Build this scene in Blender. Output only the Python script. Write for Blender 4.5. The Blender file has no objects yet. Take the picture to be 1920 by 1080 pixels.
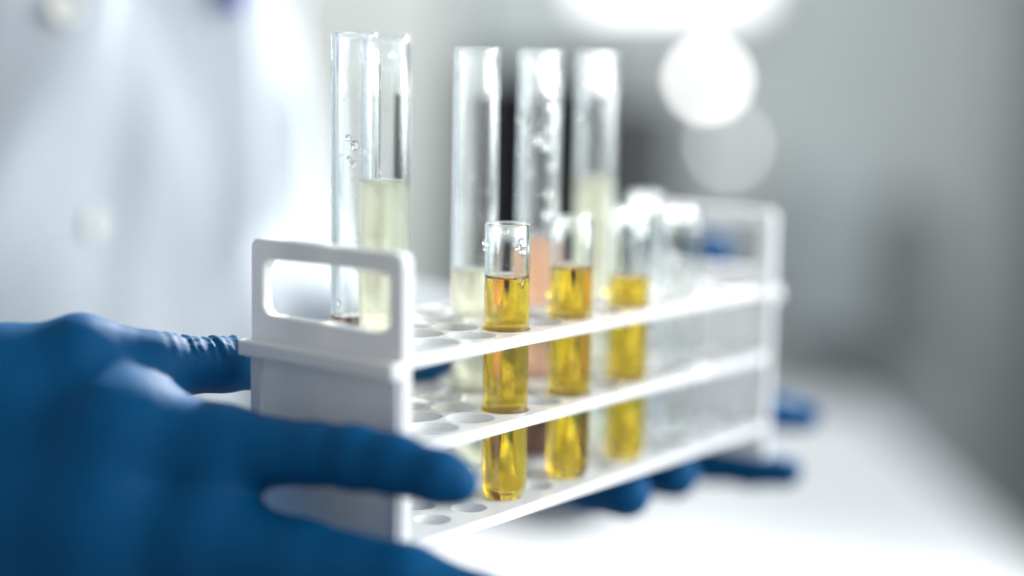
import bpy, bmesh, math, random
import numpy as np
from mathutils import Vector, Matrix
from mathutils.geometry import delaunay_2d_cdt
from mathutils.bvhtree import BVHTree

random.seed(7)
MM = 0.001
BASE = 1.10                      # height of the held rack's bottom shelf above the floor (m)
scene = bpy.context.scene
col = scene.collection

# ------------------------------------------------------------------ camera
F_PX = 2827.4                    # focal length in pixels of the 1920 wide photograph
CAM = np.array([-265.6, -237.3, 113.0])          # mm, rack coordinates
RIGHT = np.array([0.61212, -0.79057, 0.01745])
DOWN = np.array([-0.09369, -0.09442, -0.99111])
FWD = np.array([0.78519, 0.60505, -0.13186])

cam_data = bpy.data.cameras.new('camera')
cam = bpy.data.objects.new('camera', cam_data)
col.objects.link(cam)
scene.camera = cam
cam_data.sensor_width = 36.0
cam_data.lens = F_PX * 36.0 / 1920.0
cam_data.clip_start = 0.01
cam_data.clip_end = 100.0
cam_data.dof.use_dof = True
cam_data.dof.focus_distance = 0.400
cam_data.dof.aperture_fstop = 1.82
cam.matrix_world = Matrix((
    (RIGHT[0], -DOWN[0], -FWD[0], CAM[0] * MM),
    (RIGHT[1], -DOWN[1], -FWD[1], CAM[1] * MM),
    (RIGHT[2], -DOWN[2], -FWD[2], CAM[2] * MM + BASE),
    (0, 0, 0, 1)))

def at(u, v, d):
    """rack-space point (mm) seen at photo pixel (u, v) and depth d (mm)"""
    return CAM + FWD * d + RIGHT * ((u - 960) / F_PX * d) + DOWN * ((v - 540) / F_PX * d)

def W(p):
    """rack-space mm -> world metres"""
    return Vector((p[0] * MM, p[1] * MM, p[2] * MM + BASE))

# ------------------------------------------------------------------ world, lamps, exposure
world = bpy.data.worlds.new('World')
scene.world = world
world.use_nodes = True
wn = world.node_tree.nodes
wn['Background'].inputs['Color'].default_value = (0.94, 0.97, 1.0, 1)
wn['Background'].inputs['Strength'].default_value = 0.25

def area_light(name, pos, target, sx, sy, power, color, spread=180):
    d = bpy.data.lights.new(name, 'AREA')
    d.shape = 'RECTANGLE'
    d.size = sx
    d.size_y = sy
    d.energy = power
    d.color = color
    d.spread = math.radians(spread)
    o = bpy.data.objects.new(name, d)
    col.objects.link(o)
    o.location = pos
    o.rotation_euler = (Vector(target) - Vector(pos)).to_track_quat('-Z', 'Y').to_euler()
    return o

rack_c = W((90, 26, 40))
area_light('window_light', W(at(8200, -1900, 620)), rack_c, 1.0, 1.2, 30, (0.93, 0.97, 1.0))
area_light('front_fill_light', W(CAM + RIGHT * 1250 - FWD * 450 - DOWN * 450), rack_c, 1.0, 1.0, 11, (0.93, 0.97, 1.0))  # soft fill added from the front right to give the near glove form
area_light('ceiling_light', W(at(1650, -1250, 1600)), rack_c, 0.11, 0.09, 16, (1.0, 0.98, 0.95), 100)
area_light('wall_fill_light', W(at(760, -2500, 1750)), W(at(820, 100, 3000)), 1.2, 0.6, 9.5, (0.97, 1.0, 1.0), 100)  # unseen lamp added to brighten the back wall and cupboard

scene.view_settings.view_transform = 'Standard'
scene.view_settings.look = 'None'
scene.view_settings.exposure = 0.6
scene.view_settings.gamma = 1.0
scene.view_settings.use_curve_mapping = False
scene.render.engine = 'CYCLES'
cy = scene.cycles
cy.use_adaptive_sampling = False
cy.use_denoising = True
cy.max_bounces = 40
cy.transmission_bounces = 36
cy.glossy_bounces = 12
cy.diffuse_bounces = 5
cy.volume_bounces = 24
cy.transparent_max_bounces = 12
cy.caustics_reflective = True
cy.caustics_refractive = True
cy.blur_glossy = 0.3
cy.sample_clamp_indirect = 400.0

# ------------------------------------------------------------------ materials
def new_mat(name):
    m = bpy.data.materials.new(name)
    m.use_nodes = True
    nt = m.node_tree
    nt.nodes.clear()
    out = nt.nodes.new('ShaderNodeOutputMaterial')
    return m, nt, out

def N(nt, kind, **kw):
    n = nt.nodes.new(kind)
    for k, v in kw.items():
        if k in n.inputs:
            n.inputs[k].default_value = v
        else:
            setattr(n, k, v)
    return n

def principled(name, color, rough=0.5, spec=0.5, bump=None, var=None, translucent=0.0, **kw):
    """plain surface; bump=(scale, strength, distance), var=(scale, dark colour)"""
    m, nt, out = new_mat(name)
    p = N(nt, 'ShaderNodeBsdfPrincipled')
    p.inputs['Base Color'].default_value = (*color, 1)
    p.inputs['Roughness'].default_value = rough
    p.inputs['Specular IOR Level'].default_value = spec
    for k, v in kw.items():
        p.inputs[k.replace('_', ' ')].default_value = v
    tc = N(nt, 'ShaderNodeTexCoord')
    if bump:
        no = N(nt, 'ShaderNodeTexNoise')
        no.inputs['Scale'].default_value = bump[0]
        no.inputs['Detail'].default_value = 4
        nt.links.new(tc.outputs['Object'], no.inputs['Vector'])
        b = N(nt, 'ShaderNodeBump')
        b.inputs['Strength'].default_value = bump[1]
        b.inputs['Distance'].default_value = bump[2]
        nt.links.new(no.outputs['Fac'], b.inputs['Height'])
        nt.links.new(b.outputs['Normal'], p.inputs['Normal'])
    if var:
        no = N(nt, 'ShaderNodeTexNoise')
        no.inputs['Scale'].default_value = var[0]
        no.inputs['Detail'].default_value = 3
        nt.links.new(tc.outputs['Object'], no.inputs['Vector'])
        mx = N(nt, 'ShaderNodeMix', data_type='RGBA')
        mx.inputs['A'].default_value = (*color, 1)
        mx.inputs['B'].default_value = (*var[1], 1)
        nt.links.new(no.outputs['Fac'], mx.inputs['Factor'])
        nt.links.new(mx.outputs['Result'], p.inputs['Base Color'])
    if translucent:
        t = N(nt, 'ShaderNodeBsdfTranslucent')
        t.inputs['Color'].default_value = (*color, 1)
        ms = N(nt, 'ShaderNodeMixShader')
        ms.inputs[0].default_value = translucent
        nt.links.new(p.outputs[0], ms.inputs[1])
        nt.links.new(t.outputs[0], ms.inputs[2])
        nt.links.new(ms.outputs[0], out.inputs['Surface'])
    else:
        nt.links.new(p.outputs[0], out.inputs['Surface'])
    return m

def emission(name, color, strength):
    m, nt, out = new_mat(name)
    e = N(nt, 'ShaderNodeEmission')
    e.inputs['Color'].default_value = (*color, 1)
    e.inputs['Strength'].default_value = strength
    nt.links.new(e.outputs[0], out.inputs['Surface'])
    return m

def glass_mat(name, fog=0.0, fog_lo=0.45, fog_hi=0.75, streak=(260, 260, 18)):
    """clear borosilicate; fog = how strong the dried-on film and condensation is"""
    m, nt, out = new_mat(name)
    g = N(nt, 'ShaderNodeBsdfGlass')
    g.inputs['Color'].default_value = (0.985, 0.995, 0.99, 1)
    g.inputs['IOR'].default_value = 1.47
    g.inputs['Roughness'].default_value = 0.0
    if fog <= 0:
        nt.links.new(g.outputs[0], out.inputs['Surface'])
        return m
    tc = N(nt, 'ShaderNodeTexCoord')
    mp = N(nt, 'ShaderNodeMapping')
    mp.inputs['Scale'].default_value = streak
    nt.links.new(tc.outputs['Object'], mp.inputs['Vector'])
    no = N(nt, 'ShaderNodeTexNoise')
    no.inputs['Scale'].default_value = 1.0
    no.inputs['Detail'].default_value = 5
    no.inputs['Roughness'].default_value = 0.6
    nt.links.new(mp.outputs[0], no.inputs['Vector'])
    rm = N(nt, 'ShaderNodeMapRange')
    rm.inputs['From Min'].default_value = fog_lo
    rm.inputs['From Max'].default_value = fog_hi
    rm.inputs['To Min'].default_value = 0.02
    rm.inputs['To Max'].default_value = fog
    nt.links.new(no.outputs['Fac'], rm.inputs['Value'])
    df = N(nt, 'ShaderNodeBsdfDiffuse')
    df.inputs['Color'].default_value = (0.82, 0.85, 0.88, 1)
    tr = N(nt, 'ShaderNodeBsdfTranslucent')
    tr.inputs['Color'].default_value = (0.88, 0.9, 0.93, 1)
    ms = N(nt, 'ShaderNodeMixShader')
    ms.inputs[0].default_value = 0.6
    nt.links.new(df.outputs[0], ms.inputs[1])
    nt.links.new(tr.outputs[0], ms.inputs[2])
    mf = N(nt, 'ShaderNodeMixShader')
    nt.links.new(rm.outputs[0], mf.inputs[0])
    nt.links.new(g.outputs[0], mf.inputs[1])
    nt.links.new(ms.outputs[0], mf.inputs[2])
    nt.links.new(mf.outputs[0], out.inputs['Surface'])
    return m

def liquid_mat(name, sigma, scatter=0.0, rough=0.0):
    """water-like liquid; sigma = absorption per metre for r, g, b; scatter = cloudiness per metre"""
    m, nt, out = new_mat(name)
    g = N(nt, 'ShaderNodeBsdfGlass')
    g.inputs['Color'].default_value = (1, 1, 1, 1)
    g.inputs['IOR'].default_value = 1.34
    g.inputs['Roughness'].default_value = rough
    nt.links.new(g.outputs[0], out.inputs['Surface'])
    d = max(sigma) * 1.02
    va = N(nt, 'ShaderNodeVolumeAbsorption')
    va.inputs['Density'].default_value = d
    va.inputs['Color'].default_value = (*[1 - s / d for s in sigma], 1)
    if scatter > 0:
        vs = N(nt, 'ShaderNodeVolumeScatter')
        vs.inputs['Color'].default_value = (1, 1, 1, 1)
        vs.inputs['Density'].default_value = scatter
        vs.inputs['Anisotropy'].default_value = 0.86
        ad = N(nt, 'ShaderNodeAddShader')
        nt.links.new(va.outputs[0], ad.inputs[0])
        nt.links.new(vs.outputs[0], ad.inputs[1])
        nt.links.new(ad.outputs[0], out.inputs['Volume'])
    else:
        nt.links.new(va.outputs[0], out.inputs['Volume'])
    return m

M = {}
M['plastic'] = principled('white_plastic', (0.88, 0.89, 0.90), 0.26, 0.5, bump=(900, 0.05, 0.0002), var=(70, (0.82, 0.83, 0.83)), translucent=0.15)
M['glove'] = principled('blue_nitrile', (0.0, 0.066, 0.18), 0.6, 0.12, bump=(95, 0.35, 0.0016))
M['coat'] = principled('white_cotton', (0.375, 0.41, 0.44), 0.9, 0.2, bump=(900, 0.3, 0.0004))
M['button'] = principled('pearl_button', (0.60, 0.60, 0.56), 0.25, 0.5)
M['pen'] = principled('blue_pen_plastic', (0.03, 0.06, 0.42), 0.3)
M['glass'] = glass_mat('clear_glass')
M['glass_fog'] = glass_mat('filmed_glass', 0.11, 0.42, 0.80)
M['glass_film'] = glass_mat('lightly_filmed_glass', 0.08, 0.48, 0.80)
M['water'] = (lambda m, nt, out: (nt.links.new(N(nt, 'ShaderNodeBsdfGlass', IOR=1.33).outputs[0], out.inputs['Surface']), m)[1])(*new_mat('water_drop'))
M['air'] = (lambda m, nt, out: (nt.links.new(N(nt, 'ShaderNodeBsdfGlass', IOR=0.75).outputs[0], out.inputs['Surface']), m)[1])(*new_mat('air_bubble'))
M['yellow'] = liquid_mat('amber_liquid', (0.0, 37, 340))
M['pale'] = liquid_mat('cloudy_straw_liquid', (0.2, 1.4, 24), 75)
M['pink'] = liquid_mat('cloudy_copper_liquid', (9.0, 58, 98), 150)
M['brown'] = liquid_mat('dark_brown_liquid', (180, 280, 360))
M['wall'] = principled('grey_wall_paint', (0.47, 0.505, 0.505), 0.8, 0.2, bump=(60, 0.1, 0.002))
M['white_panel'] = principled('white_cupboard_laminate', (0.53, 0.55, 0.53), 0.5)
M['worktop'] = principled('white_worktop', (0.78, 0.80, 0.81), 0.32, var=(6, (0.74, 0.76, 0.78)))
M['black'] = principled('black_plastic', (0.006, 0.006, 0.007), 0.6, 0.1)
M['midgrey'] = principled('mid_grey_plastic', (0.19, 0.20, 0.195), 0.6)
M['midblue'] = principled('grey_blue_laminate', (0.40, 0.45, 0.47), 0.5)
M['darkgrey'] = principled('dark_grey_plastic', (0.055, 0.06, 0.06), 0.5)
M['steel'] = principled('grey_metal', (0.35, 0.37, 0.38), 0.4, Metallic=0.6)
M['floor'] = principled('grey_vinyl_floor', (0.32, 0.34, 0.35), 0.5, var=(3, (0.26, 0.28, 0.29)))
M['pane'] = emission('daylit_pane', (0.95, 0.98, 1.0), 2.8)
M['lamp'] = emission('lamp_glow', (1.0, 0.99, 0.97), 14.0)
M['lamp_dim'] = emission('dim_lamp_glow', (1.0, 0.98, 0.95), 6.0)

# ------------------------------------------------------------------ helpers
def link_mesh(name, verts, faces, mat, parent=None, smooth=False, mm=True):
    """verts in rack mm (mm=True: converted to world) or in local metres"""
    me = bpy.data.meshes.new(name)
    if mm:
        verts = [W(v) for v in verts]
        if parent is not None:
            pl = parent_origin(parent)
            verts = [v - pl for v in verts]
    me.from_pydata([tuple(v) for v in verts], [], faces)
    me.materials.append(M[mat])
    if smooth:
        me.shade_smooth()
        me.set_sharp_from_angle(angle=math.radians(50))
    me.update()
    o = bpy.data.objects.new(name, me)
    col.objects.link(o)
    if parent is not None:
        o.parent = parent
    return o

def parent_origin(p):
    v = Vector((0, 0, 0))
    while p is not None:
        v = v + p.location
        p = p.parent
    return v

def empty(name, loc):
    o = bpy.data.objects.new(name, None)
    o.empty_display_size = 0.02
    col.objects.link(o)
    o.location = loc
    return o

def tag(o, label=None, cat=None, group=None, kind=None):
    if label: o['label'] = label
    if cat: o['category'] = cat
    if group: o['group'] = group
    if kind: o['kind'] = kind
    return o

def box_geo(lo, hi, c=0.0):
    """box verts and faces; c = chamfer"""
    bm = bmesh.new()
    bmesh.ops.create_cube(bm, size=1.0)
    for v in bm.verts:
        v.co = Vector([(lo[i] + hi[i]) / 2 + v.co[i] * (hi[i] - lo[i]) for i in range(3)])
    if c:
        bmesh.ops.bevel(bm, geom=bm.edges[:], offset=c, segments=2, profile=0.6, affect='EDGES')
    bm.verts.index_update()
    vs = [v.co.copy() for v in bm.verts]
    fs = [[v.index for v in f.verts] for f in bm.faces]
    bm.free()
    return vs, fs

def join_geo(*parts):
    V, Fc = [], []
    for v, f in parts:
        n = len(V)
        V += [tuple(x) for x in v]
        Fc += [[i + n for i in q] for q in f]
    return V, Fc

def circle(cx, cy, r, n=40):
    return [(cx + r * math.cos(2 * math.pi * i / n), cy + r * math.sin(2 * math.pi * i / n)) for i in range(n)]

def rrect(x0, y0, x1, y1, r, n=6):
    if isinstance(r, (int, float)):
        r = (r, r, r, r)
    pts = []
    for (cx, cy, a0), rr in zip(((x1, y1, 0), (x0, y1, 90), (x0, y0, 180), (x1, y0, 270)), r):
        sx = -1 if cx == x1 else 1
        sy = -1 if cy == y1 else 1
        ox, oy = cx + sx * rr, cy + sy * rr
        for i in range(n + 1):
            a = math.radians(a0 + 90 * i / n)
            pts.append((ox + rr * math.cos(a), oy + rr * math.sin(a)))
    return pts

def plate_geo(outer_fn, hole_fns, t, c=0.35):
    """flat plate of thickness t (local z from 0 to t) with holes and chamfered edges.
    outer_fn(inset), hole_fns[i](inset) give loops (outer ccw; holes ccw too), inset>0 = into the material"""
    loops_in = [outer_fn(c)] + [h(c) for h in hole_fns]
    loops = [outer_fn(0)] + [h(0) for h in hole_fns]
    pts, edges, idx = [], [], []
    for lp in loops_in:
        n = len(pts)
        pts += lp
        k = len(lp)
        edges += [(n + i, n + (i + 1) % k) for i in range(k)]
        idx.append((n, k))
    vo, eo, fo, ov, _, _ = delaunay_2d_cdt([Vector(p) for p in pts], edges, [], 0, 1e-6)
    assert len(vo) == len(pts), (len(vo), len(pts))
    def inside(poly, x, y):
        r = False
        j = len(poly) - 1
        for i in range(len(poly)):
            xi, yi = poly[i]; xj, yj = poly[j]
            if (yi > y) != (yj > y) and x < (xj - xi) * (y - yi) / (yj - yi) + xi:
                r = not r
            j = i
        return r
    hb = [(min(p[0] for p in l), max(p[0] for p in l), min(p[1] for p in l), max(p[1] for p in l)) for l in loops_in]
    tris = []
    for f in fo:
        cx = sum(vo[i].x for i in f) / len(f); cyy = sum(vo[i].y for i in f) / len(f)
        if not inside(loops_in[0], cx, cyy):
            continue
        bad = False
        for l, b in zip(loops_in[1:], hb[1:]):
            if b[0] <= cx <= b[1] and b[2] <= cyy <= b[3] and inside(l, cx, cyy):
                bad = True
                break
        if not bad:
            tris.append(list(f))
    n = len(vo)
    # orient triangles ccw
    for k, f in enumerate(tris):
        a, b, d = (vo[i] for i in f[:3])
        if (b.x - a.x) * (d.y - a.y) - (b.y - a.y) * (d.x - a.x) < 0:
            tris[k] = f[::-1]
    V = [(v.x, v.y, t) for v in vo] + [(v.x, v.y, 0.0) for v in vo]
    Fc = [f for f in tris] + [[i + n for i in f[::-1]] for f in tris]
    look = {k: i for i, o_ in enumerate(ov) for k in o_}
    for li, (lp_in, lp) in enumerate(zip(loops_in, loops)):
        k = len(lp)
        s = len(V)
        V += [(p[0], p[1], t - c) for p in lp] + [(p[0], p[1], c) for p in lp]
        top = [look[idx[li][0] + i] for i in range(k)]
        for i in range(k):
            j = (i + 1) % k
            q = [[top[i], s + i, s + j, top[j]], [s + i, s + k + i, s + k + j, s + j],
                 [s + k + i, top[i] + n, top[j] + n, s + k + j]]
            if li > 0:
                q = [x[::-1] for x in q]
            Fc += q
    return V, Fc

def lathe(profile, n=56):
    """profile of (r, z) from one pole to the other; returns verts, quads; outward if it runs up the outside"""
    V, Fc, rings = [], [], []
    for r, z in profile:
        if r < 1e-9:
            rings.append([len(V)]); V.append((0, 0, z))
        else:
            rings.append(list(range(len(V), len(V) + n)))
            V += [(r * math.cos(2 * math.pi * i / n), r * math.sin(2 * math.pi * i / n), z) for i in range(n)]
    for a, b in zip(rings[:-1], rings[1:]):
        for i in range(n):
            j = (i + 1) % n
            if len(a) == 1 and len(b) == 1: continue
            if len(a) == 1: Fc.append([a[0], b[j], b[i]])
            elif len(b) == 1: Fc.append([a[i], a[j], b[0]])
            else: Fc.append([a[i], a[j], b[j], b[i]])
    return V, Fc

# ------------------------------------------------------------------ signed-distance modelling for cloth and gloves
def surface_nets(Fd, org, h):
    s = Fd < 0
    nx, ny, nz = Fd.shape
    cx, cyy, cz = nx - 1, ny - 1, nz - 1
    cnt = np.zeros((cx, cyy, cz), np.int8)
    corners = [(i, j, k) for i in (0, 1) for j in (0, 1) for k in (0, 1)]
    for i, j, k in corners:
        cnt += s[i:i + cx, j:j + cyy, k:k + cz]
    act = np.argwhere((cnt > 0) & (cnt < 8))
    index = -np.ones((cx, cyy, cz), np.int64)
    index[act[:, 0], act[:, 1], act[:, 2]] = np.arange(len(act))
    acc = np.zeros((len(act), 3)); num = np.zeros(len(act))
    for ax in range(3):
        for c in corners:
            if c[ax]: continue
            c2 = list(c); c2[ax] = 1
            a = Fd[act[:, 0] + c[0], act[:, 1] + c[1], act[:, 2] + c[2]]
            b = Fd[act[:, 0] + c2[0], act[:, 1] + c2[1], act[:, 2] + c2[2]]
            m = (a < 0) != (b < 0)
            t = np.where(m, a / np.where(a - b == 0, 1, a - b), 0)
            p = np.tile(np.array(c, float), (len(act), 1))
            p[:, ax] += t
            acc[m] += p[m]; num[m] += 1
    V = (act + acc / num[:, None]) * h + org
    faces = []
    for ax in range(3):
        o1, o2 = [(1, 2), (2, 0), (0, 1)][ax]
        sl = [slice(None)] * 3; sl2 = [slice(None)] * 3
        sl[ax] = slice(0, -1); sl2[ax] = slice(1, None)
        a = s[tuple(sl)]; b = s[tuple(sl2)]
        e = np.argwhere(a != b)
        ok = (e[:, o1] > 0) & (e[:, o2] > 0) & (e[:, o1] < Fd.shape[o1] - 1) & (e[:, o2] < Fd.shape[o2] - 1)
        e = e[ok]
        inside_first = a[e[:, 0], e[:, 1], e[:, 2]]
        def idx(d1, d2):
            q = e.copy(); q[:, o1] += d1; q[:, o2] += d2
            return index[q[:, 0], q[:, 1], q[:, 2]]
        quad = np.stack([idx(-1, -1), idx(0, -1), idx(0, 0), idx(-1, 0)], 1)
        quad[~inside_first] = quad[~inside_first][:, ::-1]
        faces.append(quad)
    return V, np.concatenate(faces)

class Field:
    def __init__(self, lo, hi, h):
        self.h = h; self.org = np.array(lo, float)
        self.n = [int(math.ceil((hi[i] - lo[i]) / h)) + 1 for i in range(3)]
        self.ax = [(self.org[i] + np.arange(self.n[i]) * h).astype(np.float32) for i in range(3)]
        self.F = np.full(self.n, 60.0, np.float32)
    def region(self, lo, hi):
        sl = []
        for i in range(3):
            a = max(0, int((lo[i] - self.org[i]) / self.h)); b = min(self.n[i], int((hi[i] - self.org[i]) / self.h) + 2)
            sl.append(slice(a, max(a, b)))
        return tuple(sl)
    def cone(self, A, ra, B, rb, k, F=None, squash=None):
        """smoothly add a tapered capsule"""
        F = self.F if F is None else F
        A = np.array(A, float); B = np.array(B, float)
        m = max(ra, rb) + k + 3 * self.h
        sl = self.region(np.minimum(A, B) - m, np.maximum(A, B) + m)
        X = self.ax[0][sl[0]][:, None, None]; Y = self.ax[1][sl[1]][None, :, None]; Z = self.ax[2][sl[2]][None, None, :]
        if X.size * Y.size * Z.size == 0: return
        d = B - A; L2 = float(d @ d)
        t = np.clip(((X - A[0]) * d[0] + (Y - A[1]) * d[1] + (Z - A[2]) * d[2]) / L2, 0, 1)
        D = np.sqrt((X - A[0] - t * d[0]) ** 2 + (Y - A[1] - t * d[1]) ** 2 + (Z - A[2] - t * d[2]) ** 2) - (ra + (rb - ra) * t)
        a = F[sl]
        if k > 0:
            hh = np.clip(0.5 + 0.5 * (a - D) / k, 0, 1)
            F[sl] = a * (1 - hh) + D * hh - k * hh * (1 - hh)
        else:
            F[sl] = np.minimum(a, D)
    def mesh(self):
        return surface_nets(self.F, self.org, self.h)

def chain(field, pts, k, F=None):
    for (a, ra), (b, rb) in zip(pts[:-1], pts[1:]):
        field.cone(a, ra, b, rb, k, F)

def mesh_np(name, V, Q, mat, parent, smooth_iter=2):
    """verts in rack mm"""
    me = bpy.data.meshes.new(name)
    # light laplacian smoothing
    V = V.copy()
    if smooth_iter:
        E = np.concatenate([Q[:, [0, 1]], Q[:, [1, 2]], Q[:, [2, 3]], Q[:, [3, 0]]])
        for _ in range(smooth_iter):
            acc = np.zeros_like(V); cnt = np.zeros(len(V))
            for c in range(3):
                acc[:, c] = np.bincount(E[:, 0], V[E[:, 1], c], len(V)) + np.bincount(E[:, 1], V[E[:, 0], c], len(V))
            cnt = np.bincount(E[:, 0], minlength=len(V)) + np.bincount(E[:, 1], minlength=len(V))
            V = V * 0.5 + 0.5 * acc / cnt[:, None]
    pl = parent_origin(parent) if parent is not None else Vector((0, 0, 0))
    P = V * MM + np.array([0, 0, BASE]) - np.array(pl)
    me.vertices.add(len(P)); me.vertices.foreach_set('co', P.astype(np.float32).ravel())
    me.loops.add(Q.size); me.loops.foreach_set('vertex_index', Q.astype(np.int32).ravel())
    me.polygons.add(len(Q)); me.polygons.foreach_set('loop_start', np.arange(0, Q.size, 4, dtype=np.int32))
    me.update(calc_edges=True)
    me.validate()
    me.materials.append(M[mat])
    me.shade_smooth()
    o = bpy.data.objects.new(name, me)
    col.objects.link(o)
    if parent is not None: o.parent = parent
    return o, V

# ================================================================== the setting
def quad(name, c, mat):
    return link_mesh(name, c, [[0, 1, 2, 3]], mat)

up = np.array([0, 0, 1.0])
fh = FWD - up * FWD[2]; fh /= np.linalg.norm(fh)          # horizontal view direction
rh = np.array([fh[1], -fh[0], 0.0])                        # horizontal right
def room(r, f, z):
    """room coordinates: r mm to the right, f mm ahead of where the photographer stands, z mm above the rack's foot"""
    p = CAM + rh * r + fh * f
    return np.array([p[0], p[1], z])
def room_box(r0, r1, f0, f1, z0, z1, c=0.0):
    v, f = box_geo((r0, f0, z0), (r1, f1, z1), c)
    return [room(*x) for x in v], f

FLOOR = -BASE * 1000
wall = link_mesh('back_wall', *room_box(-3000, 3200, 3300, 3400, FLOOR, 1500), 'wall'); tag(wall, kind='structure')
fl = link_mesh('floor', *room_box(-3000, 3200, -1200, 3300, FLOOR - 60, FLOOR), 'floor'); tag(fl, kind='structure')

def thing_box(name, parts, label, cat, group=None):
    """parts: list of (part name, [boxes...], material); boxes in room coordinates"""
    allv = [b for p in parts for b in p[1]]
    r = (min(b[0] for b in allv) + max(b[1] for b in allv)) / 2
    f = (min(b[2] for b in allv) + max(b[3] for b in allv)) / 2
    root = empty(name, W(room(r, f, min(b[4] for b in allv))))
    for pn, boxes, mat in parts:
        link_mesh(pn, *join_geo(*[room_box(*b) for b in boxes]), mat, root)
    return tag(root, label, cat, group)

# bench whose bright worktop fills the lower right
thing_box('lab_bench', [
    ('worktop', [(-900, 530, 1150, 2250, -390, -350, 6)], 'worktop'),
    ('cupboard_front', [(-880, 510, 1180, 2230, FLOOR + 80, -391)], 'white_panel'),
    ('plinth', [(-870, 500, 1200, 2210, FLOOR, FLOOR + 79)], 'darkgrey')],
    'laboratory bench with a glaring white worktop behind and below the rack', 'bench')

# ================================================================== the rack
RL, RW, RT = 188.0, 53.0, 3.0
ZT, Z2, Z1, Z0 = 73.4, 46.66, 24.41, 0.0
X0, Y0, PITCH, ROWP = 53.4, 10.2, 14.95, 11.75
def site(row, j):
    return X0 + PITCH * j + (1.3 if (row, j) == (1, -2.5) else 0), Y0 + ROWP * row
sites = []
for row in range(4):
    for k in range(-3, 10):
        j = k - (0.5 if row % 2 else 0)
        x, y = site(row, j)
        if 11.2 < x < RL - 11.2:
            sites.append((row, j, x, y))

rack = empty('test_tube_rack', W((RL / 2, RW / 2, -11)))
tag(rack, 'white plastic test tube rack with three perforated shelves held in blue gloves', 'rack')
for zc, rad in ((Z2, 6.48), (Z1, 6.48), (Z0, 4.8)):
    outer = lambda c: rrect(3.0 + c, 0.4 + c, RL - 3.0 - c, RW - 0.4 - c, 0.3, 1)
    holes = [(lambda c, x=x, y=y: circle(x, y, rad + c)) for _, _, x, y in sites]
    v, f = plate_geo(outer, holes, RT, 0.11)
    v = [(a, b, z + zc - RT / 2) for a, b, z in v]
    link_mesh('shelf', v, f, 'plastic', rack)

def end_plate(xin, sgn):
    """upright end of the rack; xin = inner face, sgn = outward direction"""
    T = 3.7
    outer = lambda c: rrect(0 + c, -11 + c, RW - c, ZT - c, (2.6, 2.6, 0.8, 0.8))
    hole = [lambda c: rrect(4.6 - c, ZT - 19.6 - c, RW - 4.6 + c, ZT - 5.0 + c, 3.0 + c)]
    v, f = plate_geo(outer, hole, T, 0.4)
    if sgn > 0:
        v = [(xin + z, a, b) for a, b, z in v]
    else:
        v = [(xin - z, a, b) for a, b, z in v]
        f = [q[::-1] for q in f]
    xo = xin + sgn * T
    parts = [(v, f)]
    def bx(x0, x1, y0, y1, z0, z1, c):
        parts.append(box_geo((min(x0, x1), y0, z0), (max(x0, x1), y1, z1), c))
    o = link_mesh('end_plate', *join_geo(*parts), 'plastic', rack)
    # ledge that runs round the outside of the plate at the height of the top shelf, and the raised border below
    lg = link_mesh('ledge', *box_geo((min(xo - sgn * 1.0, xo + sgn * 4.2), -0.6, Z2 - 3.6), (max(xo - sgn * 1.0, xo + sgn * 4.2), RW + 0.6, Z2 + 0.6), 0.8), 'plastic', o)
    rim = [box_geo((min(xo - sgn * 0.5, xo + sgn * 1.0), y0, z0), (max(xo - sgn * 0.5, xo + sgn * 1.0), y1, z1), 0.3)
           for y0, y1, z0, z1 in ((0.9, 4.6, -9.0, Z2 - 4.0), (RW - 4.6, RW - 0.9, -9.0, Z2 - 4.0), (4.9, RW - 4.9, -9.0, -5.0))]
    link_mesh('raised_border', *join_geo(*rim), 'plastic', o)
end_plate(3.7, -1)
end_plate(RL - 3.7, 1)

# ================================================================== tubes
def tube_profile(R, H, wall):
    """(r, z) list for a round-bottomed tube standing on z=0, fire-polished rim"""
    ri = R - wall
    p = []
    for i in range(15):
        a = math.radians(90 * i / 14)
        p.append((R * math.sin(a), R - R * math.cos(a)))
    p[0] = (0, 0)
    for k in range(1, 9):
        p.append((R, R + (H - R - 0.6) * k / 8))
    for i in range(1, 8):
        a = math.radians(180 * i / 7)
        p.append((R - wall / 2 + (wall / 2 + 0.12) * math.cos(a) if i < 7 else ri, H - 0.6 + 0.6 * math.sin(a)))
    for k in range(1, 9):
        p.append((ri, H - 0.6 + (R - (H - 0.6)) * k / 8))
    for i in range(13, -1, -1):
        a = math.radians(90 * i / 14)
        p.append((ri * math.sin(a), R - ri * math.cos(a)))
    p[-1] = (0, R - ri)
    return p

def liquid_profile(R, wall, level):
    ri = R - wall + 0.12
    zc = R
    p = []
    for i in range(15):
        a = math.radians(90 * i / 14)
        p.append((ri * math.sin(a), zc - ri * math.cos(a)))
    p[0] = (0, zc - ri)
    for k in range(1, 9):
        p.append((ri, zc + (level + 0.85 - zc) * k / 8))
    p.append((ri, level + 1.0))
    for fr, dz in ((0.985, 0.62), (0.95, 0.33), (0.88, 0.12), (0.75, 0.03), (0.5, 0.0), (0.25, 0.0)):
        p.append((ri * fr, level + dz))
    p.append((0, level))
    return p

def blob(bm, c, r, axis, flat=0.55):
    """small drop flattened along axis"""
    ico = bmesh.ops.create_icosphere(bm, subdivisions=2, radius=1.0)
    a = Vector(axis).normalized()
    q = a.to_track_quat('Z', 'Y').to_matrix()
    for v in ico['verts']:
        p = Vector((v.co.x * r, v.co.y * r * 1.12, v.co.z * r * flat))
        v.co = Vector(c) + q @ p

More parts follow.
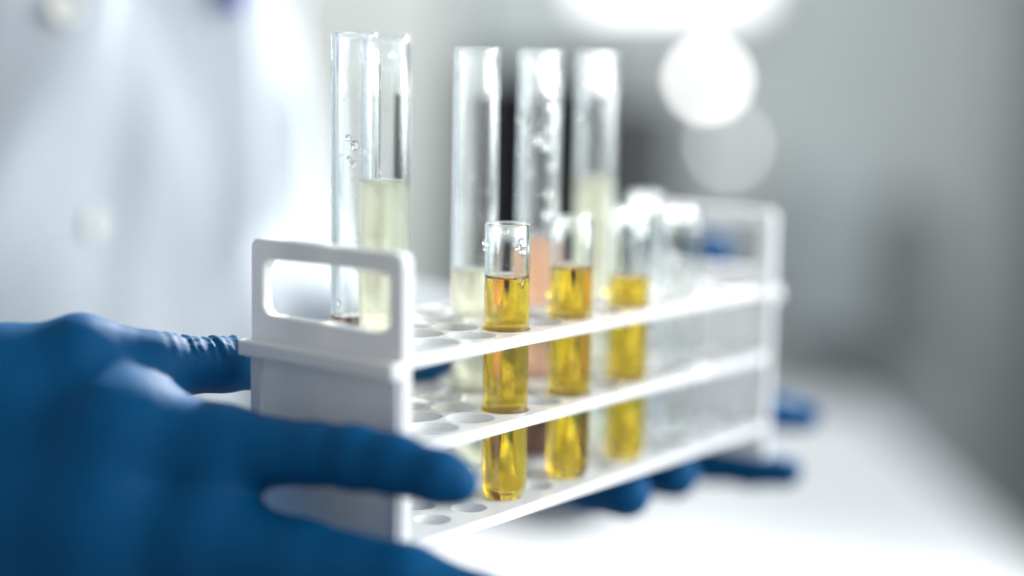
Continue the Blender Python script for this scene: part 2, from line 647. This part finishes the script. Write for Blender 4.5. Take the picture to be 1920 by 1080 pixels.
def drops_mesh(name, drops, mat, parent):
    bm = bmesh.new()
    for c, r, ax, fl_ in drops:
        blob(bm, [x * MM for x in c], r * MM, ax, fl_)
    me = bpy.data.meshes.new(name)
    bm.to_mesh(me); bm.free()
    me.materials.append(M[mat]); me.shade_smooth()
    o = bpy.data.objects.new(name, me); col.objects.link(o); o.parent = parent
    o['kind'] = 'stuff'
    return o

def wall_drop(R, wall, th, z, r, inside=False):
    rr = (R - wall) if inside else R
    a = math.radians(th)
    return ((rr * math.cos(a), rr * math.sin(a), z), r, (math.cos(a), math.sin(a), 0), 0.7)

# direction (degrees) in the rack frame that faces the camera, for placing drops
FACE = math.degrees(math.atan2(-fh[1], -fh[0]))

def test_tube(row, j, kind, label, level=None, liq=None, glass='glass', top=None, drops=(), rnd=0, tilt=(0, 0), bub=(), sed=None):
    x, y = site(row, j)
    R, wall = (6.44, 0.95) if kind == 'tall' else (6.12, 0.9)
    zb = RT / 2 - (R - math.sqrt(R * R - 4.8 ** 2)) + 0.02
    H = top - zb
    root = empty('test_tube', W((x, y, zb)))
    root.rotation_euler = (math.radians(tilt[0]), math.radians(tilt[1]), random.uniform(0, 0.0))
    tag(root, label, 'test tube', 'test tubes standing in the rack')
    s = lambda vf: ([tuple(c * MM for c in p) for p in vf[0]], vf[1])
    v, f = s(lathe(tube_profile(R, H, wall)))
    g = link_mesh('glass_tube', v, f, glass, root, smooth=True, mm=False)
    if liq:
        v, f = s(lathe(liquid_profile(R, wall, level - zb)))
        lq = link_mesh('liquid', v, f, liq, root, smooth=True, mm=False)
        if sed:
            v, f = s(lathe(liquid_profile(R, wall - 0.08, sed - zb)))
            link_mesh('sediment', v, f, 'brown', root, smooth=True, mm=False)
        if bub:
            drops_mesh('bubbles', [((c[0], c[1], c[2] - zb), r, a, q_) for c, r, a, q_ in bub], 'air', lq)
    dl = [wall_drop(R, wall, FACE + th, z - zb, r, ins) for th, z, r, ins in drops]
    lo = (level if level else Z2) + 2
    for _ in range(rnd):
        dl.append(wall_drop(R, wall, random.uniform(0, 360), random.uniform(lo, top - 1.5) - zb, random.choice((0.18, 0.22, 0.28, 0.35, 0.5, 0.7)), random.random() < 0.75))
    if dl:
        drops_mesh('droplets', dl, 'water', root)
    return root

rx = lambda r, th, z: (r * math.cos(math.radians(FACE + th)), r * math.sin(math.radians(FACE + th)), z)
def bubbles(R, level, n, extra=()):
    out = []
    for _ in range(n):
        a = random.uniform(0, 360); r = random.choice((0.25, 0.3, 0.4, 0.5, 0.6))
        out.append((rx(R - 1.15 - r * 0.6, a, level - r - 0.15), r, (0, 0, 1), 1.0))
    for th, z, r in extra:
        out.append((rx(R - 1.3 - r, th, z), r, (0, 0, 1), 1.0))
    return out

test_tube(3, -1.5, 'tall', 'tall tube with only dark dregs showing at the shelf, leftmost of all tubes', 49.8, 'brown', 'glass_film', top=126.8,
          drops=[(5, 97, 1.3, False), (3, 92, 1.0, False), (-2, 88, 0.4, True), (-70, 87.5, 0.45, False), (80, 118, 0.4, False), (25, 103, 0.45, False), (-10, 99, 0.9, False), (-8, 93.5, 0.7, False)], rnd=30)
test_tube(1, -2.5, 'tall', 'tall tube of cloudy straw liquid rising just behind the near handle', 88.4, 'pale', 'glass_film', 124.8,
          drops=[(-75, 110, 0.6, True), (-20, 109, 0.55, True), (-85, 104, 0.4, False), (-72, 90.5, 0.4, False)], rnd=40,
          bub=bubbles(6.46, 88.4, 14))
test_tube(2, 1, 'tall', 'tall hazy tube with a low fill of cloudy straw liquid behind the sharp amber tube', 60.5, 'pale', 'glass_fog', 123.8, rnd=26, bub=bubbles(6.46, 60.5, 5))
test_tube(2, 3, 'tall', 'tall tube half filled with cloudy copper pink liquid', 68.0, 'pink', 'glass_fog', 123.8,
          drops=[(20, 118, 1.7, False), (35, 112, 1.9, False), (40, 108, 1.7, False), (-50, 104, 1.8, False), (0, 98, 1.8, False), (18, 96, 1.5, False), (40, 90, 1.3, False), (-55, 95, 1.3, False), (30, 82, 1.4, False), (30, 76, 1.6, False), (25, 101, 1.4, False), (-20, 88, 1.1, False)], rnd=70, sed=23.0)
test_tube(2, 5, 'tall', 'tall hazy tube of straw liquid farthest along the back', 84.5, 'pale', 'glass_fog', 124.2,
          drops=[(-35, 116, 1.9, False), (-45, 104, 1.6, False), (-40, 107, 1.2, False), (30, 110, 1.2, False)], rnd=14)
test_tube(0, 0, 'short', 'short tube of clear amber liquid in sharp focus, with a drop on its rim', 62.0, 'yellow', 'glass', 76.9,
          drops=[(-85, 71.5, 0.95, False), (-88, 69.8, 0.6, False), (-5, 75.0, 1.0, True), (42, 72.4, 1.0, True), (50, 69.8, 1.2, True), (30, 70.6, 0.7, True), (-70, 60, 0.35, False)], rnd=8,
          bub=bubbles(6.12, 62, 9, [(25, 35.2, 0.55), (10, 38.0, 0.3), (60, 61.2, 0.9), (55, 60.2, 0.7), (-5, 30, 0.22), (14, 33, 0.18)]))
test_tube(0, 2, 'short', 'short amber tube, middle one of the three amber tubes', 62.2, 'yellow', 'glass', 77.2,
          drops=[(-50, 75.5, 0.9, False), (-80, 55, 1.2, False), (-80, 51, 1.0, False), (0, 36, 0.6, False), (30, 74, 0.8, True)], rnd=8, bub=bubbles(6.12, 62.2, 6, [(20, 36, 0.6)]))
test_tube(0, 4, 'short', 'short blurred amber tube, farthest of the three amber tubes', 57.0, 'yellow', 'glass', 78.2,
          drops=[(-85, 53, 1.9, False), (-40, 76.5, 1.4, False), (20, 70, 1.3, False), (40, 76, 1.3, False)], rnd=8, bub=bubbles(6.12, 57, 4))
test_tube(2, 7, 'short', 'short empty tube with a dazzling rim behind the farthest amber tube', glass='glass', top=79.0, drops=[(0, 77.5, 1.6, False), (30, 76.5, 1.5, False), (-30, 75, 1.3, False)], rnd=6)
test_tube(0, 6, 'short', 'short empty tube in the front row beside the far handle', glass='glass', top=77.0, drops=[(-10, 75.5, 1.6, False), (0, 58, 1.9, False), (10, 49.5, 1.8, False)], rnd=6)

# ================================================================== the person: gloves and coat
person = empty('person', W(np.array([*at(-150, 300, 740)[:2], FLOOR])))
tag(person, 'person in a white lab coat and blue gloves holding the tube rack', 'person')

def P(u, v, d, r):
    return (at(u, v, d), r)

# --- near hand (thumb behind the rack, fingers in front of its end)
near = {
    'wrist': P(-430, 1060, 398, 27),
    'cmc': P(-190, 880, 388, 17),
}
thumb = [P(-190, 880, 388, 17), P(0, 730, 383, 13.5), P(150, 672, 384, 11.0), P(290, 687, 391, 8.6), P(420, 684, 402, 6.9),
         P(560, 684, 418, 6.8), P(700, 680, 438, 6.8), P(800, 672, 452, 6.3), P(838, 664, 457, 5.4)]
index = [P(230, 830, 377, 14.0), P(420, 842, 371, 10.2), P(590, 851, 364, 7.3), P(665, 858, 360, 7.4), P(740, 871, 356, 6.9), P(825, 895, 351, 6.2), P(857, 905, 350, 5.2)]
middle = [P(200, 990, 374, 14.5), P(380, 1015, 366, 12.5), P(560, 1056, 359, 10.2), P(760, 1100, 352, 9.6), P(900, 1150, 348, 8.8), P(950, 1170, 347, 7.5)]
ring = [P(180, 1150, 378, 13.5), P(350, 1200, 372, 11.5), P(540, 1250, 366, 10), P(740, 1300, 360, 9), P(860, 1340, 356, 7.8)]
pinky = [P(160, 1290, 386, 12), P(320, 1350, 380, 9.8), P(470, 1395, 374, 8.6), P(610, 1430, 370, 7.4)]
allp = [p for c in (thumb, index, middle, ring, pinky) for p in c] + [near['wrist']]
pts = np.array([p[0] for p in allp])
fd = Field(pts.min(0) - 36, pts.max(0) + 24, 0.9)
palm = fd.F
wr = near['wrist']
for c, k in ((index, 12), (middle, 12), (ring, 12), (pinky, 12)):
    fd.cone(wr[0], wr[1] * 0.8, c[0][0], c[0][1] * 1.05, 12)
fd.cone(wr[0], 24, thumb[1][0], 13.0, 14)
fd.cone(thumb[1][0] + FWD * 6, 11.5, index[0][0] + FWD * 5, 12.0, 16)
fd.cone(thumb[0][0], 17, middle[0][0], 15, 12)
for a, b in zip((index, middle, ring), (middle, ring, pinky)):
    fd.cone(a[0][0], a[0][1], b[0][0], b[0][1], 10)
fd.cone(index[0][0], 13, middle[0][0], 14, 8)
fd.cone(P(412, 850, 372, 0)[0], 9.5, P(400, 1000, 366, 0)[0], 10.5, 8)
base = palm.copy()
res = base.copy()
for c, k in ((thumb, 7.0), (index, 6.0), (middle, 6.0), (ring, 5.0), (pinky, 5.0)):
    g = base.copy()
    # finger on its own, then blended with the palm, then united with the rest
    only = np.full(fd.n, 60.0, np.float32)
    chain(fd, c, 3.0, only)
    if c is thumb:
        # glove bunched in pleats along the upper side of the thumb
        A = np.array(P(285, 687, 391, 0)[0]); B = np.array(P(475, 684, 408, 0)[0])
        d = (B - A); L = np.linalg.norm(d); d /= L
        sl = fd.region(np.minimum(A, B) - 16, np.maximum(A, B) + 16)
        X = fd.ax[0][sl[0]][:, None, None]; Y = fd.ax[1][sl[1]][None, :, None]; Z = fd.ax[2][sl[2]][None, None, :]
        t = (X - A[0]) * d[0] + (Y - A[1]) * d[1] + (Z - A[2]) * d[2]
        hgt = (Z - (A[2] + (B[2] - A[2]) * t / L))
        side = (X - A[0]) * d[1] - (Y - A[1]) * d[0]
        mask = np.clip((hgt - 1.0) / 4.0, 0, 1) * np.clip(t / 5.0, 0, 1) * np.clip((L - t) / 3.0, 0, 1)
        ph = t + 0.05 * side * np.sin(t * 0.7) + 0.35 * np.sin(t * 1.3)
        only[sl] = only[sl] - mask * (0.5 + 0.3 * np.sin(t * 0.9)) * np.sin(2 * math.pi * ph / 2.7)
    hh = np.clip(0.5 + 0.5 * (base - only) / k, 0, 1)
    res = np.minimum(res, base * (1 - hh) + only * hh - k * hh * (1 - hh))
fd.F = res
V, Q = fd.mesh()
glove_n, _ = mesh_np('glove', V, Q, 'glove', person, 1)
glove_n['label'] = 'blue glove gripping the near end of the rack'

# --- far hand (palm under the back of the rack, fingers spread beyond it)
def Z(u, v, z, r):
    """point seen at pixel (u, v) that lies at rack height z"""
    d = at(u, v, 1000.0) - CAM
    return (CAM + d * ((z - CAM[2]) / d[2]), r)
def off(p, dx, dy, dz, r):
    return (p[0] + np.array([dx, dy, dz]), r)
f_wr = P(1010, 800, 640, 24)
tp = Z(1173, 924, -11.8, 8.2); tr_ = Z(1265, 890, -11.6, 8.0); tm = Z(1474, 884, -17.0, 5.6); ti = P(1508, 782, 548, 5.6)
f_pinky = [off(tp, 6, 66, -4, 9.5), off(tp, 5, 38, -2.5, 8.8), off(tp, 2, 14, -0.6, 8.2), tp]
f_ring = [off(tr_, 2, 62, -4, 10), off(tr_, 3, 36, -3.0, 9), off(tr_, 1, 14, -0.8, 8.2), tr_]
f_mid = [off(tr_, 22, 62, -5, 10), Z(1335, 864, -17.5, 7.6), Z(1405, 877, -18.0, 6.6), tm]
f_idx = [P(1320, 800, 600, 10), P(1400, 776, 582, 7.8), P(1460, 772, 562, 6.8), ti]
f_thm = [P(1150, 740, 620, 12), P(1250, 620, 612, 9.5), P(1315, 530, 598, 9.5), P(1335, 472, 592, 8.6)]
allp = [p for c in (f_pinky, f_ring, f_mid, f_idx, f_thm) for p in c] + [f_wr]
pts = np.array([p[0] for p in allp])
fd = Field(pts.min(0) - 30, pts.max(0) + 30, 1.5)
for c in (f_pinky, f_ring, f_mid, f_idx):
    fd.cone(f_wr[0], 20, c[0][0], c[0][1], 10)
for a, b in zip((f_pinky, f_ring, f_mid), (f_ring, f_mid, f_idx)):
    fd.cone(a[0][0], a[0][1], b[0][0], b[0][1], 8)
base = fd.F.copy(); res = base.copy()
for c in (f_pinky, f_ring, f_mid, f_idx, f_thm):
    only = np.full(fd.n, 60.0, np.float32)
    chain(fd, c, 3.0, only)
    hh = np.clip(0.5 + 0.5 * (base - only) / 5.0, 0, 1)
    res = np.minimum(res, base * (1 - hh) + only * hh - 5.0 * hh * (1 - hh))
fd.F = res
V, Q = fd.mesh()
glove_f, _ = mesh_np('glove', V, Q, 'glove', person, 1)
glove_f['label'] = 'blurred blue glove supporting the far end of the rack'

# --- lab coat
phi = math.radians(52)
cdir = rh * math.sin(phi) - fh * math.cos(phi)        # the way the person faces
ldir = rh * math.cos(phi) + fh * math.sin(phi)        # person's left
tc0 = at(-165, 300, 652); tc0[2] = 0
def body(l, fwd, z):
    p = tc0 + ldir * l + cdir * fwd
    return np.array([p[0], p[1], z])
sh_l = body(74, -20, 330); el_l = at(470, 600, 790); wr_l = at(1000, 790, 648)
sh_r = body(-190, -10, 330); el_r = body(-250, 60, 10); wr_r = at(-480, 1085, 402)
allp = np.array([sh_l, el_l, wr_l, sh_r, el_r, wr_r, body(0, 0, 380), body(0, 150, -500), body(0, -150, -500)])
fd = Field(allp.min(0) - 110, allp.max(0) + 110, 7.0)
X = fd.ax[0][:, None, None]; Y = fd.ax[1][None, :, None]; Z = fd.ax[2][None, None, :]
lx = (X - tc0[0]) * ldir[0] + (Y - tc0[1]) * ldir[1]
ly = (X - tc0[0]) * cdir[0] + (Y - tc0[1]) * cdir[1]
tz = np.clip((Z + 500) / 900, 0, 1)
sa = 178 + 22 * np.abs(tz - 0.45) * 2 + 0 * Z; sb = 116 + 14 * np.sin(tz * 3.0) + 0 * Z
q = np.sqrt((lx / sa) ** 2 + (ly / sb) ** 2)
torso = (q - 1) * np.minimum(sa, sb)
capz = np.maximum(Z - 380, -500 - Z)
fd.F = np.maximum(torso, capz + 0 * X + 0 * Y).astype(np.float32)
chain(fd, [(sh_l, 50), (el_l, 58), (wr_l, 40)], 35)
chain(fd, [(sh_r, 68), (el_r, 58), (wr_r, 40)], 35)
V, Q = fd.mesh()
# folds: push the cloth along its own normal
def vnoise(p, s, seed):
    r = np.random.RandomState(seed); out = np.zeros(len(p))
    for _ in range(7):
        k = r.normal(size=3) * s; out += np.sin(p @ k + r.uniform(0, 6.28))
    return out / 2.6
E1 = V[Q[:, 1]] - V[Q[:, 0]]; E2 = V[Q[:, 3]] - V[Q[:, 0]]
fn = np.cross(E1, E2); vn = np.zeros_like(V)
for c in range(4):
    for a in range(3):
        vn[:, a] += np.bincount(Q[:, c], fn[:, a], len(V))
vn /= np.linalg.norm(vn, axis=1)[:, None] + 1e-9
lc = (V - tc0) @ ldir; zc = V[:, 2]; fc = (V - tc0) @ cdir
amp = 12.0 * np.sin((lc * 0.9 + zc * 0.55) * 0.035 + 1.5 * vnoise(V, 0.008, 3)) * (0.5 + 0.5 * vnoise(V, 0.006, 5)) + 4.0 * vnoise(V, 0.03, 9)
for l0, sl_, wd, hh_ in ((75, 0.10, 11, 7.0), (105, -0.12, 14, -6.0), (-40, 0.55, 16, 8.0), (-75, 0.45, 14, -7.0), (8, 0.22, 10, -5.0), (50, -0.25, 12, -5.0), (130, 0.3, 12, 6.0)):
    amp = amp + hh_ * np.exp(-((lc - l0 - sl_ * (zc - 90) - 6 * np.sin(zc * 0.03 + l0)) / wd) ** 2)
front = (fc > 60) & (np.abs(lc) < 150)
plk = np.where(front, 8.0 / (1 + np.exp((lc - 28) / 2.5)) , 0)       # overlapping front edge of the coat
V = V + vn * (amp * 1.2 + plk)[:, None]
coat, Vc = mesh_np('lab_coat', V, Q, 'coat', person, 1)
coat['label'] = 'white cotton lab coat with a buttoned front'
bvh = BVHTree.FromPolygons([Vector(v) for v in Vc], [list(map(int, x)) for x in Q])
def hit(u, v):
    d = Vector(at(u, v, 1000) - CAM).normalized()
    loc, nor, _, _ = bvh.ray_cast(Vector(CAM), d)
    return np.array(loc), np.array(nor)
prof = [(0, -1.2), (5.2, -1.2), (5.9, -0.6), (6.0, 0.6), (5.6, 1.3), (4.6, 1.5), (3.8, 0.9), (0, 0.7)]
for u, v in ((118, 22), (170, 418), (200, 830)):
    loc, nor = hit(u, v)
    qv = Vector(nor).to_track_quat('Z', 'Y').to_matrix()
    bv, bf = lathe(prof, 28)
    bv = [loc + nor * 1.6 + np.array(qv @ Vector(x)) for x in bv]
    link_mesh('button', bv, bf, 'button', coat, smooth=True)

# pen clipped to the coat, only its lower end in view
loc, nor = hit(432, 34)
pv, pf = lathe([(0, 0), (1.2, 0.6), (3.2, 6), (4.2, 9), (4.4, 90), (4.4, 120), (3.0, 122), (0, 122)], 20)
pen = empty('pen', W(loc + nor * 5))
link_mesh('barrel', [loc + nor * 5.2 + np.array(x) for x in pv], pf, 'pen', pen, smooth=True)
cv, cf = box_geo((-1.6, -1.6, 70), (1.6, 1.6, 118), 0.5)
link_mesh('clip', [loc + nor * 11 + np.array(x) for x in cv], cf, 'steel', pen)
tag(pen, 'blue pen clipped to the chest of the white lab coat', 'pen')

# ================================================================== blurred laboratory behind
def rz(u, v, d):
    """room coordinates of a pixel at depth d"""
    p = at(u, v, d) - CAM
    return float(p @ rh), float(p @ fh), float(at(u, v, d)[2])

# window high on the back wall
r0, f0, z0 = rz(1100, -5, 3200); r1, _, _ = rz(1420, -5, 3200)
thing_box('window', [
    ('frame', [(r0 - 40, r1 + 40, 3270, 3298, z0 - 40, z0 - 1), (r0 - 40, r1 + 40, 3270, 3298, z0 + 451, z0 + 490), (r0 - 40, r0 - 1, 3270, 3298, z0, z0 + 450), (r1 + 1, r1 + 40, 3270, 3298, z0, z0 + 450)], 'white_panel'),
    ('pane', [(r0, r1, 3280, 3290, z0, z0 + 450)], 'pane')],
    'bright daylit window blurred at the top of the picture', 'window')
# black instrument behind the middle tubes, with a dark grey side unit
r0, f0, z0 = rz(868, 470, 2800); r1, _, z1 = rz(1130, 120, 2800); r2, _, z2 = rz(1290, 170, 2800)
thing_box('instrument', [
    ('housing', [(r0, r1, 2800, 3090, z0 - 160, z1, 12)], 'black'),
    ('front_panel', [(r0 + 20, r1 - 20, 2790, 2799, z0 - 40, z1 - 30, 2)], 'black'),
    ('side_unit', [(r1 + 2, r2, 2820, 3080, z0 - 160, z2, 12)], 'darkgrey'),
    ('stand', [(r0 + 40, r2 - 40, 2840, 3060, FLOOR, z0 - 161)], 'darkgrey')],
    'tall black laboratory instrument blurred behind the middle tubes', 'instrument')
# white cupboard between the coat and the instrument
r0, _, z0 = rz(480, 700, 2700); r1, _, z1 = rz(845, -200, 2700)
thing_box('cupboard', [
    ('carcass', [(r0, r1, 2720, 3200, FLOOR, z1)], 'white_panel'),
    ('door', [(r0 + 8, (r0 + r1) / 2 - 3, 2700, 2718, FLOOR + 90, z1 - 10, 2)], 'white_panel'),
    ('door', [((r0 + r1) / 2 + 3, r1 - 8, 2700, 2718, FLOOR + 90, z1 - 10, 2)], 'white_panel')],
    'tall pale cupboard blurred beyond the lab coat', 'cupboard')
# dark grey case on the right
r0, _, z0 = rz(1650, 700, 3000); r1, _, z1 = rz(1800, 430, 3000)
thing_box('equipment_case', [
    ('body', [(r0, r1, 3000, 3250, z0, z1, 30)], 'midgrey'),
    ('lid', [(r0 + 20, r1 - 30, 3010, 3240, z1 + 1, z1 + 50, 10)], 'midgrey'),
    ('pedestal', [(r0 + 10, r1 - 10, 3010, 3240, FLOOR, z0 - 1)], 'steel')],
    'dark grey equipment case blurred at the right', 'equipment')
# grey wall cabinet and the dark door at the far right
r0, _, z0 = rz(1480, 640, 3200); r1, _, z1 = rz(1640, 330, 3200)
thing_box('wall_cabinet', [
    ('body', [(r0, r1, 3120, 3299, z0, z1, 4)], 'steel'),
    ('door', [(r0 + 10, r1 - 10, 3105, 3119, z0 + 10, z1 - 10, 3)], 'midblue')],
    'blurred grey blue wall cabinet between the far handle and the dark case', 'cabinet')
r0, _, _ = rz(1885, 500, 3250)
thing_box('door', [
    ('panel', [(r0 + 40, r0 + 800, 3270, 3299, FLOOR + 5, 900)], 'midgrey'),
    ('frame', [(r0, r0 + 39, 3255, 3299, FLOOR + 5, 940), (r0 + 801, r0 + 840, 3255, 3299, FLOOR + 5, 940), (r0 + 40, r0 + 800, 3255, 3299, 901, 940)], 'steel')],
    'dark grey door at the right edge of the picture', 'door')
# round wall lamps
def wall_lamp(u, v, d, rad, mat, label):
    c = at(u, v, d)
    root = empty('lamp', W(c))
    V_, F_ = lathe([(0, 0), (rad, 0), (rad * 1.0, 4), (rad * 0.8, 9), (rad * 0.4, 12), (0, 13)], 32)
    qm = Vector(-fh).to_track_quat('Z', 'Y').to_matrix()
    link_mesh('bulb', [c + np.array(qm @ Vector(x)) for x in V_], F_, mat, root, smooth=True)
    V_, F_ = lathe([(0, -30), (rad * 1.15, -30), (rad * 1.15, -3), (rad * 1.02, -1), (0, -1)], 32)
    link_mesh('housing', [c + np.array(qm @ Vector(x)) for x in V_], F_, 'steel', root, smooth=True)
    tag(root, label, 'lamp')
wall_lamp(1328, 148, 2900, 15, 'lamp', 'round lamp glowing bright white, upper of the two')
wall_lamp(1366, 272, 2900, 11, 'lamp_dim', 'round lamp glowing dimly, lower of the two')
